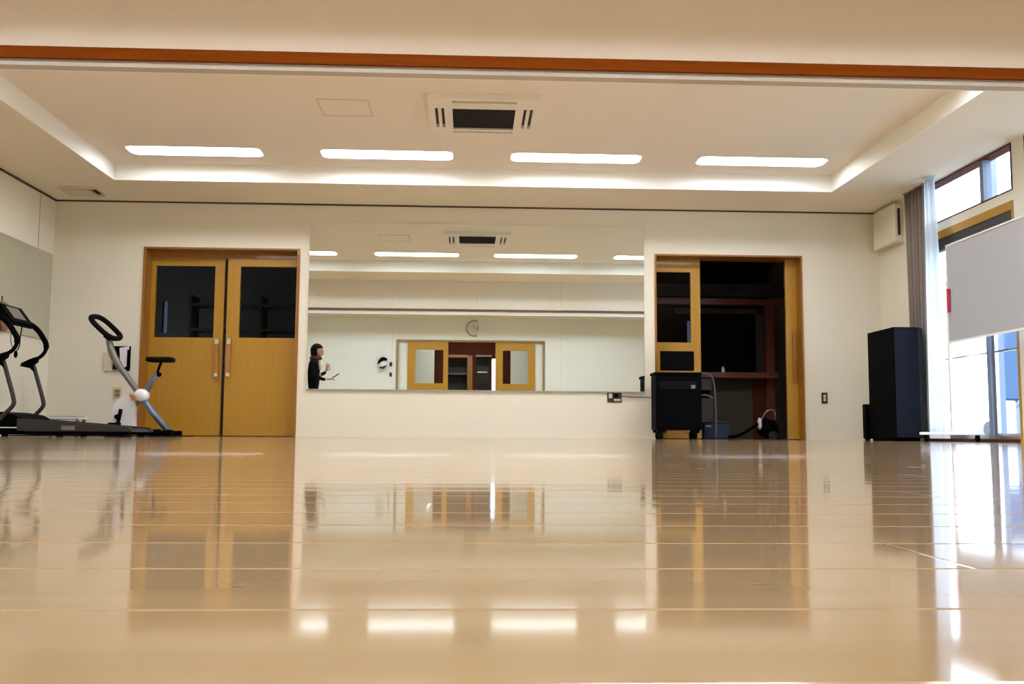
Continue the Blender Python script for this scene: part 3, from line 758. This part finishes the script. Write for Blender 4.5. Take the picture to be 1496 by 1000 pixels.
obj('meter', slab((-3.80, BY, 1.02), (0.12, 0, -0.10), (0.10, 0, 0.12), 0.05, 0.04, 0.012), 'black', stem)
obj('lower_stem', tube([(-3.44, BY, 0.43), (-3.30, BY, 0.24), (-3.13, BY, 0.045)], [0.030, 0.034, 0.030], 12), 'blue_metal', t, True)
obj('rear_leg', tube([(-3.42, BY+0.05, 0.45), (-3.52, BY+0.05, 0.30), (-3.66, BY+0.05, 0.05)], 0.022, 10), 'grey_metal', t, True)
kn = obj('pivot_cover', merge(lathe([(0.0005, -0.07), (0.05, -0.07), (0.065, -0.05), (0.07, 0), (0.07, 0.05), (0.0005, 0.05)], 24, 'y', (-3.425, BY, 0.425))), 'white_gloss', t, True)
obj('pivot_bracket', prism([(-3.53, 0.44), (-3.47, 0.42), (-3.45, 0.36), (-3.50, 0.37)], 'y', BY-0.08, BY-0.05), 'handle', kn)
obj('seat_tube', tube([(-3.40, BY+0.04, 0.46), (-3.28, BY+0.02, 0.67)], [0.030, 0.024], 10), 'blue_metal', t, True)
sp = obj('seat_post', tube([(-3.285, BY+0.02, 0.65), (-3.26, BY, 0.71), (-3.235, BY, 0.785)], 0.014, 8), 'black', t, True)
obj('adjust_knob', sphere((-3.245, BY-0.03, 0.645), 0.026), 'black', sp, True)
obj('seat', rbox(-3.38, -3.11, BY-0.09, BY+0.09, 0.775, 0.828, 0.024, 3), 'black_soft', t, True)
hs = obj('flywheel_housing', prism([(-3.72, 0.065), (-3.73, 0.20), (-3.70, 0.34), (-3.62, 0.42), (-3.55, 0.44), (-3.50, 0.42), (-3.48, 0.30), (-3.47, 0.10), (-3.50, 0.065)], 'y', BY-0.02, BY+0.03), 'white_gloss', t)
obj('crank', tube([(-3.62, BY-0.04, 0.28), (-3.635, BY-0.06, 0.14)], 0.02, 8), 'black', hs)
obj('pedal', rbox(-3.72, -3.60, BY-0.13, BY-0.06, 0.09, 0.14, 0.01), 'black', hs)
obj('crank_hub', lathe([(0.0005, -0.05), (0.025, -0.05), (0.03, 0.0), (0.0005, 0.0)], 16, 'y', (-3.65, BY-0.02, 0.20)), 'black', hs)
obj('base_bar', merge(tube([(-3.13, BY-0.2, 0.035), (-3.13, BY+0.2, 0.035)], 0.028, 12), rbox(-3.26, -3.15, BY-0.24, BY-0.18, 0.0, 0.075, 0.01), rbox(-3.10, -3.03, BY-0.24, BY-0.18, 0.0, 0.07, 0.01),
                      boxes((-3.2, -3.06, BY-0.22, BY-0.19, 0.02, 0.045)), rbox(-3.2, -3.06, BY+0.18, BY+0.24, 0.0, 0.06, 0.01)), 'black', t)
obj('base_bar', merge(tube([(-3.66, BY-0.16, 0.035), (-3.66, BY+0.25, 0.035)], 0.028, 12), rbox(-3.72, -3.60, BY+0.22, BY+0.28, 0.0, 0.06, 0.01), rbox(-3.72, -3.60, BY-0.2, BY-0.14, 0.0, 0.06, 0.01)), 'black', t)
tag(obj('floor_mat', rbox(-4.6, -2.98, 9.92, 10.72, 0.0, 0.008, 0.003), 'black_soft'), 'thin black floor mat under the exercise bike', 'mat')

# ------------------------------------------------------------------ DARK ROOM BEHIND THE BACK WALL
RY1 = D+4.2
# far wall with two slit windows
def wall_with_holes(x0, x1, z0, z1, y0, y1, holes):
    xs = sorted({x0, x1, *[h[0] for h in holes], *[h[1] for h in holes]}); zs = sorted({z0, z1, *[h[2] for h in holes], *[h[3] for h in holes]})
    out = []
    for i in range(len(xs)-1):
        for j in range(len(zs)-1):
            mx, mz = (xs[i]+xs[i+1])/2, (zs[j]+zs[j+1])/2
            if any(h[0] < mx < h[1] and h[2] < mz < h[3] for h in holes): continue
            out.append((xs[i], xs[i+1], y0, y1, zs[j], zs[j+1]))
    return out
H = [(-4.80, -4.72, 1.58, 2.08), (-4.80, -4.72, 1.25, 1.52), (3.45, 3.54, 1.46, 1.86)]
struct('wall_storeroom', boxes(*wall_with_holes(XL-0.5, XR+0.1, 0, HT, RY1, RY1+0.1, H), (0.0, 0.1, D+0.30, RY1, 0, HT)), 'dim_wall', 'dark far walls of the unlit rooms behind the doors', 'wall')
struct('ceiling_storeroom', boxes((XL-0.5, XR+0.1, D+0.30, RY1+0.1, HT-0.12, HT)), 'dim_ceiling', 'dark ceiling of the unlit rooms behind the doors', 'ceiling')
for k, (n, lb) in enumerate(((3, 'upper narrow bluish slit window seen through the left door glass'), (4, 'lower narrow bluish slit window seen through the left door glass'),
                             (5, 'narrow bluish slit window seen through the right door glass'))):
    a, b_, c_, d_ = H[k]
    tag(obj('window_%d' % n, boxes((a, b_, RY1+0.04, RY1+0.05, c_, d_)), 'tinted'), lb, 'window', kind='structure')
# timber screen with counter
t = thing('counter_screen', (3.6, 12.8, 0), 'reddish brown timber counter and post frame inside the dark doorway', 'counter')
obj('counter_top', boxes((2.6, 4.05, 12.6, 12.95, 0.80, 0.87)), 'maroon', t)
obj('post', boxes((3.95, 4.06, 12.78, 12.9, 0, 1.80)), 'maroon', t)
obj('top_beam', boxes((1.9, 4.6, 12.78, 12.9, 1.79, 1.87)), 'maroon', t)
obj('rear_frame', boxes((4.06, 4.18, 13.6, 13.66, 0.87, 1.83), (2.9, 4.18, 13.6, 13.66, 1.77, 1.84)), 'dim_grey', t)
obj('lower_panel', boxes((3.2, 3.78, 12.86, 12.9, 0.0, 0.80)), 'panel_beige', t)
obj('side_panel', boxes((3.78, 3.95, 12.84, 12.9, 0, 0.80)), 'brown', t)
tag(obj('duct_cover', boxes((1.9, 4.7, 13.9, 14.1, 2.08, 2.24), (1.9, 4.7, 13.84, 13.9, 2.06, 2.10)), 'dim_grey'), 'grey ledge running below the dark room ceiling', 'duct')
t = thing('ceiling_lamp', (4.15, 14.2, HT-0.12), 'small unlit round lamp on the dark room ceiling', 'light')
obj('lamp_body', lathe([(0.0005, HT-0.12), (0.10, HT-0.12), (0.10, HT-0.17), (0.07, HT-0.19), (0.0005, HT-0.19)], 24, 'z', (4.15, 14.2-0.3, 0)), 'white_plastic', t)
tag(obj('small_bottle', lathe([(0.0005, 0.8705), (0.02, 0.8705), (0.02, 0.92), (0.01, 0.935), (0.01, 0.95), (0.0005, 0.95)], 12, 'z', (3.33, 12.66, 0)), 'white_gloss'), 'tiny white bottle standing on the dark red counter', 'bottle')
t = thing('storage_box', (3.1, 12.2, 0), 'dark blue plastic box on the floor inside the open doorway', 'box')
obj('box_body', rbox(2.93, 3.26, 12.1, 12.4, 0, 0.20, 0.01), 'blue_crate', t)
obj('box_lid', rbox(2.92, 3.27, 12.09, 12.41, 0.20, 0.22, 0.006), 'blue_crate', t)
obj('box_label', boxes((2.95, 3.02, 12.086, 12.09, 0.15, 0.165)), 'paper', t)
t = thing('folding_chair', (3.0, 11.75, 0), 'grey tubular folded chair leaning behind the black equipment cabinet', 'chair')
obj('frame', merge(tube(smooth_path([(3.03, 11.9, 0.012), (3.04, 11.93, 0.4), (3.02, 11.95, 0.72), (2.95, 11.95, 0.80), (2.82, 11.95, 0.80), (2.75, 11.95, 0.72), (2.74, 11.93, 0.4), (2.74, 11.9, 0.012)], 5), 0.012, 8),
                   tube(smooth_path([(2.78, 11.92, 0.52), (2.9, 11.88, 0.54), (3.0, 11.88, 0.50)], 4), 0.011, 8)), 'grey_metal', t, True)
obj('seat', rbox(2.77, 3.0, 11.86, 11.89, 0.20, 0.50, 0.01), 'charcoal', t)
obj('backrest', rbox(2.78, 3.0, 11.94, 11.96, 0.60, 0.74, 0.008), 'charcoal', t)
t = thing('vacuum_cleaner', (3.55, 12.0, 0), 'dark canister vacuum cleaner with hose and glossy handle inside the doorway', 'vacuum cleaner')
obj('body', merge(sphere((3.72, 12.05, 0.13), 0.13, (1.0, 1.3, 0.95), 20)), 'black', t, True)
obj('cover', sphere((3.60, 11.98, 0.19), 0.06, (0.45, 0.9, 1.3)), 'white_gloss', t, True)
obj('hose', tube(smooth_path([(3.68, 12.0, 0.25), (3.50, 11.95, 0.14), (3.32, 11.9, 0.05), (3.18, 11.85, 0.025)], 6), 0.020, 10), 'black', t, True)
obj('handle', tube(smooth_path([(3.62, 11.98, 0.22), (3.66, 11.9, 0.34), (3.76, 11.9, 0.35), (3.80, 11.98, 0.22)], 5), 0.012, 8), 'silver', t, True)
for yy in (11.9, 12.2): obj('wheel', lathe([(0.0005, -0.015), (0.05, -0.015), (0.05, 0.015), (0.0005, 0.015)], 16, 'y', (3.74, yy, 0.05)), 'charcoal', t)
# shelving behind the left door glass
t = thing('storage_rack', (-3.0, 13.8, 0), 'dark shelving rack behind the left door windows', 'shelf')
for zz in (0.4, 0.95, 1.45, 1.80): obj('shelf', boxes((-3.9, -2.0, 13.6, 14.0, zz, zz+0.03)), 'rack_brown', t)
for xx in (-3.92, -2.95, -2.02): obj('post', boxes((xx, xx+0.04, 13.6, 14.0, 0, 1.95)), 'rack_brown', t)

# ------------------------------------------------------------------ CORRIDOR BEHIND THE CAMERA (mirror view)
struct('wall_corridor', boxes((-3.2, -0.86, -1.30, -1.2, 0, 2.6), (1.08, 3.2, -1.30, -1.2, 0, 2.6), (-3.3, -3.2, -1.3, -0.12, 0, 2.6), (3.2, 3.3, -1.3, -0.12, 0, 2.6)), 'wall_white', 'white corridor walls seen through the far door glass in the mirror', 'wall')
struct('ceiling_corridor', boxes((-3.3, 3.3, -4.6, -0.12, 2.6, 2.7)), 'ceil', 'corridor ceiling behind the far doorway', 'ceiling')
SL = (0.67, 0.79, 0.85, 1.93)
struct('wall_lobby', boxes(*wall_with_holes(-1.6, 1.8, 0, 2.6, -2.62, -2.5, [(-0.60, -0.07, 0.3, 1.95), (0.14, 0.62, 0.3, 2.0), SL]), *wall_with_holes(-1.6, 1.8, 0, 2.6, -4.5, -4.4, [(0.7, 1.6, 0.1, 2.5)]), (-1.6, -1.5, -4.4, -1.3, 0, 2.6), (1.7, 1.8, -2.5, -1.3, 0, 2.6)), 'brown',
       'brown timber lobby wall behind the far doorway, in the mirror', 'wall')
tag(obj('window_6', boxes((SL[0], SL[1], -2.57, -2.56, SL[2], SL[3])), 'glass'), 'bright narrow slit window beside the right sliding door, in the mirror', 'window', kind='structure')
struct('trim_6', boxes((-0.07, 0.06, -2.5, -2.46, 0, 2.0), (-0.62, -0.07, -2.5, -2.46, 1.95, 2.02)), 'jamb', 'lighter brown post and rail in the lobby, seen in the mirror', 'trim')
t = thing('glass_cabinet', (-0.33, -2.9, 0), 'dark cabinet with a pale shelf, left of the brown post in the mirror', 'cabinet')
obj('carcass', boxes((-0.62, -0.05, -3.1, -3.06, 0, 1.96), (-0.62, -0.60, -3.06, -2.66, 0, 1.96), (-0.07, -0.05, -3.06, -2.66, 0, 1.96)), 'charcoal', t)
obj('shelf', boxes((-0.60, -0.07, -3.06, -2.66, 1.535, 1.56)), 'grey_metal', t)
obj('shelf', boxes((-0.60, -0.07, -3.06, -2.66, 0.9, 0.925)), 'grey_metal', t)
t = thing('display_shelf', (0.38, -2.8, 0), 'black shelf unit with pale frame, beside the bright slit window in the mirror', 'shelf')
obj('carcass', boxes((0.14, 0.62, -3.1, -3.06, 0, 2.0)), 'charcoal', t)
obj('front_frame', boxes((0.14, 0.66, -2.5, -2.47, 1.98, 2.02), (0.17, 0.195, -2.5, -2.47, 0, 1.98)), 'grey_metal', t)
obj('shelf', boxes((0.195, 0.55, -2.55, -2.47, 1.57, 1.60)), 'silver', t)
t = thing('ceiling_light', (0, -0.7, 2.6), 'added unseen light brightening the corridor behind the far doorway', 'light')  # unseen lamp added so the white corridor walls are lit
obj('housing', boxes((-0.6, 0.6, -0.85, -0.6, 2.57, 2.6)), 'white_plastic', t)
obj('diffuser', boxes((-0.58, 0.58, -0.83, -0.62, 2.55, 2.57)), 'corridor_fill', t)

# ------------------------------------------------------------------ PERSON (seen in the mirror's left edge)
def skin_mesh(name, verts, edges, radii, m, parent, sub=2):
    me = bpy.data.meshes.new(name); me.from_pydata([Vector(v) for v in verts], edges, []); me.update()
    o = bpy.data.objects.new(name, me); COL.objects.link(o)
    me.materials.append(M[m])
    md = o.modifiers.new('skin', 'SKIN'); md.use_smooth_shade = True
    sv = me.skin_vertices[0].data
    for i, r in enumerate(radii):
        sv[i].radius = r if isinstance(r, tuple) else (r, r); sv[i].use_root = (i == 0)
    s2 = o.modifiers.new('sub', 'SUBSURF'); s2.levels = sub; s2.render_levels = sub
    if parent is not None: o.parent = parent
    return o
PX, PY = -2.82, 4.42
pr = thing('person', (PX, PY, 0), 'standing person in black clothes with cream collar, at the mirror left edge', 'person')
# faces +x (local), body continuous: pelvis root
V = [(0,0,0.90),(0,0,1.02),(0.0,0,1.18),(0.01,0,1.32),(0.02,0,1.39),(0.045,0,1.46),                 # 0-5 pelvis..head base
     (0,0.09,0.86),(0.03,0.10,0.48),(0.0,0.10,0.09),(0.13,0.11,0.035),                              # 6-9 left leg
     (0,-0.09,0.86),(-0.01,-0.10,0.48),(-0.05,-0.10,0.09),(0.08,-0.11,0.035),                       # 10-13 right leg
     (0.0,0.17,1.30),(0.0,0.22,1.06),(0.20,0.20,0.99),(0.25,0.19,0.99),                              # 14-17 left arm, forearm forward
     (0.0,-0.17,1.30),(0.0,-0.23,1.06),(0.16,-0.16,1.12),(0.20,-0.14,1.15)]                          # 18-21 right arm raised
E_ = [(0,1),(1,2),(2,3),(3,4),(4,5),(0,6),(6,7),(7,8),(8,9),(0,10),(10,11),(11,12),(12,13),(3,14),(14,15),(15,16),(16,17),(3,18),(18,19),(19,20),(20,21)]
Rr = [(0.13,0.16),(0.12,0.15),(0.12,0.17),(0.10,0.15),(0.055,0.06),(0.05,0.055),0.085,0.06,0.045,(0.045,0.03),0.085,0.06,0.045,(0.045,0.03),0.055,0.045,0.032,0.026,0.055,0.045,0.032,0.026]
skin_mesh('body', V, E_, Rr, 'cloth_black', pr)
def pobj(name, bm, m, sm=True):
    me = bpy.data.meshes.new(name); bm.to_mesh(me); bm.free(); me.materials.append(M[m])
    for p in me.polygons: p.use_smooth = sm
    o = bpy.data.objects.new(name, me); COL.objects.link(o); o.parent = pr; return o
def head_mesh():
    bm = bmesh.new(); bmesh.ops.create_uvsphere(bm, u_segments=28, v_segments=22, radius=1)
    for v in bm.verts:
        x, y, z = v.co
        w = 1.0 - 0.22*max(0, -z)
        X = x*0.096*(1 - 0.10*max(0, -z)); Yy = y*0.076*w; Z = z*0.118
        if x > 0.2 and abs(y) < 0.28 and -0.42 < z < 0.12: X += 0.024*(1-abs(y)/0.28)*(0.55 - z)*0.9   # nose
        if x > 0.6 and abs(abs(y)-0.38) < 0.16 and 0.0 < z < 0.25: X -= 0.010                             # eye sockets
        if x > 0.6 and abs(y) < 0.3 and -0.62 < z < -0.5: X += 0.006                                      # lips
        if x > 0.3 and z < -0.8: X += 0.012                                                               # chin
        v.co = (X+0.062, Yy, Z+1.505)
    return bm
hd = pobj('head', merge(head_mesh(), sphere((0.055, 0.077, 1.50), 0.03, (0.6, 0.3, 1)), sphere((0.055, -0.077, 1.50), 0.03, (0.6, 0.3, 1))), 'skin')
def hair_mesh():
    bm = bmesh.new(); bmesh.ops.create_uvsphere(bm, u_segments=28, v_segments=20, radius=1)
    for v in bm.verts:
        x, y, z = v.co
        X = x*0.118; Yy = y*0.094; Z = z*0.125 + 0.014
        if z < 0.25 and x > 0.15: X = min(X, 0.02)
        if z < -0.1 and x < 0.3: Z -= 0.09*(-z)
        v.co = (X+0.045, Yy, Z+1.515)
    return bm
pobj('hair', hair_mesh(), 'hair')
for sy in (-1, 1):
    pobj('eye', sphere((0.148, sy*0.03, 1.515), 0.009), 'black')
pobj('mouth', sphere((0.157, 0, 1.438), 0.012, (0.4, 1.6, 0.35)), 'cloth_red')
pobj('scarf', lathe([(0.10, 1.355), (0.115, 1.375), (0.105, 1.41), (0.075, 1.425), (0.065, 1.40)], 24, 'z', (0.03, 0, 0)), 'cloth_red')
pobj('collar', sphere((0.115, -0.0, 1.265), 0.075, (0.7, 0.9, 1.3)), 'cloth_cream')
def hand(base, d, side, label=None):
    base = Vector(base); d = Vector(d).normalized(); s_ = Vector(side).normalized(); n_ = d.cross(s_)
    verts = [base, base + d*0.05, base + d*0.085]; ed = [(0,1),(1,2)]; rad = [(0.026,0.017),(0.038,0.014),(0.036,0.013)]
    for k, ln in enumerate((0.062, 0.072, 0.068, 0.054)):
        o_ = (k-1.5)*0.019; i0 = len(verts)
        p1 = base + d*0.09 + s_*o_; p2 = p1 + d*ln*0.5 - n_*0.008; p3 = p1 + d*ln*0.85 - n_*0.028
        verts += [p1, p2, p3]; ed += [(2, i0), (i0, i0+1), (i0+1, i0+2)]; rad += [0.0095, 0.0085, 0.0075]
    i0 = len(verts); verts += [base + d*0.03 + s_*0.036, base + d*0.065 + s_*0.055 - n_*0.01, base + d*0.09 + s_*0.05 - n_*0.022]
    ed += [(1, i0), (i0, i0+1), (i0+1, i0+2)]; rad += [0.012, 0.010, 0.009]
    return skin_mesh('hand', verts, ed, rad, 'skin', pr, 1)
hand((0.255, 0.19, 0.99), (1, -0.1, 0.12), (0, 1, 0))
hand((0.20, -0.14, 1.155), (0.25, 0.15, 1), (0.9, 0, -0.2))
pobj('orange_panel', rbox(0.095, 0.125, -0.09, 0.05, 1.04, 1.12, 0.012), 'terracotta')
ph = thing('mobile_phone', (PX+0.37, PY+0.18, 1.03), 'dark slab-shaped phone held out by the person in black', 'phone')
obj('phone_body', slab((PX+0.415, PY+0.18, 1.055), (1, 0, 0.65), (-0.65, 0, 1), 0.078, 0.036, 0.005), 'black', ph)

# ------------------------------------------------------------------ OUTSIDE
struct('ground', boxes((XR+0.12, 70, -20, 80, -0.25, -0.10), (-20, XR+0.12, -20, -4.6, -0.25, -0.10)), 'concrete', 'pale paved ground outside the windows', 'ground')
t = thing('building', (26, 44, 0), 'pale blue building outside the glazed door', 'building')
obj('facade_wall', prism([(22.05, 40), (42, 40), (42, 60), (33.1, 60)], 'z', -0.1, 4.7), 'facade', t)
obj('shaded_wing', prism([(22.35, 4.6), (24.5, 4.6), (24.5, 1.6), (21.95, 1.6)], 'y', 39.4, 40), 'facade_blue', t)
tag(obj('outdoor_cabinet', rbox(10.95, 11.25, 19.6, 19.9, -0.1, 0.78, 0.03), 'white_gloss'), 'white utility cabinet standing outside beyond the glazed door', 'utility cabinet')
t = thing('car', (18.6, 30, -0.1), 'pale car parked outside, seen through the glazed door', 'car')
obj('car_body', prism([(26.20, 0.15), (26.20, 0.75), (27.10, 0.92), (27.80, 1.40), (29.40, 1.42), (30.20, 0.95), (30.80, 0.85), (30.80, 0.15)], 'x', 17.2, 18.9), 'car', t)
obj('car_window', prism([(27.25, 0.95), (27.85, 1.34), (29.30, 1.36), (30.00, 0.95)], 'x', 17.19, 18.91), 'facade_blue', t)
for yy in (27.10, 31.7):
    for xx in (17.22, 18.7): obj('wheel', lathe([(0.0005, 0), (0.32, 0), (0.32, 0.2), (0.0005, 0.2)], 24, 'x', (xx-0.02, yy, 0.22)), 'tyre', t)
tag(obj('outdoor_column', boxes((5.55, 5.66, 10.05, 10.2, -0.1, 3.2)), 'column'), 'blue-grey steel column right outside the glazed door', 'column')

# ------------------------------------------------------------------ WORLD
w = bpy.data.worlds.new('World'); S.world = w; w.use_nodes = True
bg = w.node_tree.nodes['Background']
bg.inputs['Color'].default_value = (0.66, 0.82, 1.0, 1); bg.inputs['Strength'].default_value = 7.0
for (a, b) in BAYS:
    for (z0, z1) in ((0.03, 1.98), (ZT0, ZT1)):
        ld = bpy.data.lights.new('daylight_portal', 'AREA'); ld.shape = 'RECTANGLE'; ld.size = z1-z0; ld.size_y = b-a
        ld.cycles.is_portal = True
        o = bpy.data.objects.new('daylight_portal', ld); COL.objects.link(o)
        o.location = (XR+0.14, (a+b)/2, (z0+z1)/2); o.rotation_euler = (0, math.radians(90), 0)

# ------------------------------------------------------------------ CAMERA
f = 1420.808; yaw, pit, roll = math.radians(2.465), math.radians(5.339), math.radians(0.355)
Fv = Vector((math.sin(yaw)*math.cos(pit), math.cos(yaw)*math.cos(pit), math.sin(pit)))
Rv = Vector((math.cos(yaw), -math.sin(yaw), 0)); Uv = Rv.cross(Fv)
R2 = math.cos(roll)*Rv + math.sin(roll)*Uv; U2 = -math.sin(roll)*Rv + math.cos(roll)*Uv
cd = bpy.data.cameras.new('camera'); cd.sensor_width = 36; cd.lens = f/1496*36; cd.clip_start = 0.02; cd.clip_end = 300
cam = bpy.data.objects.new('camera', cd); COL.objects.link(cam)
m4 = Matrix((R2, U2, -Fv)).transposed().to_4x4(); m4.translation = Vector((0, 0, CAMZ))
cam.matrix_world = m4
S.camera = cam

S.view_settings.view_transform = 'Standard'; S.view_settings.look = 'None'
S.view_settings.exposure = 0.18; S.view_settings.gamma = 1.0; S.view_settings.use_curve_mapping = False
S.cycles.use_denoising = True
S.cycles.max_bounces = 12; S.cycles.diffuse_bounces = 6; S.cycles.glossy_bounces = 8; S.cycles.transparent_max_bounces = 12
S.cycles.sample_clamp_indirect = 8.0
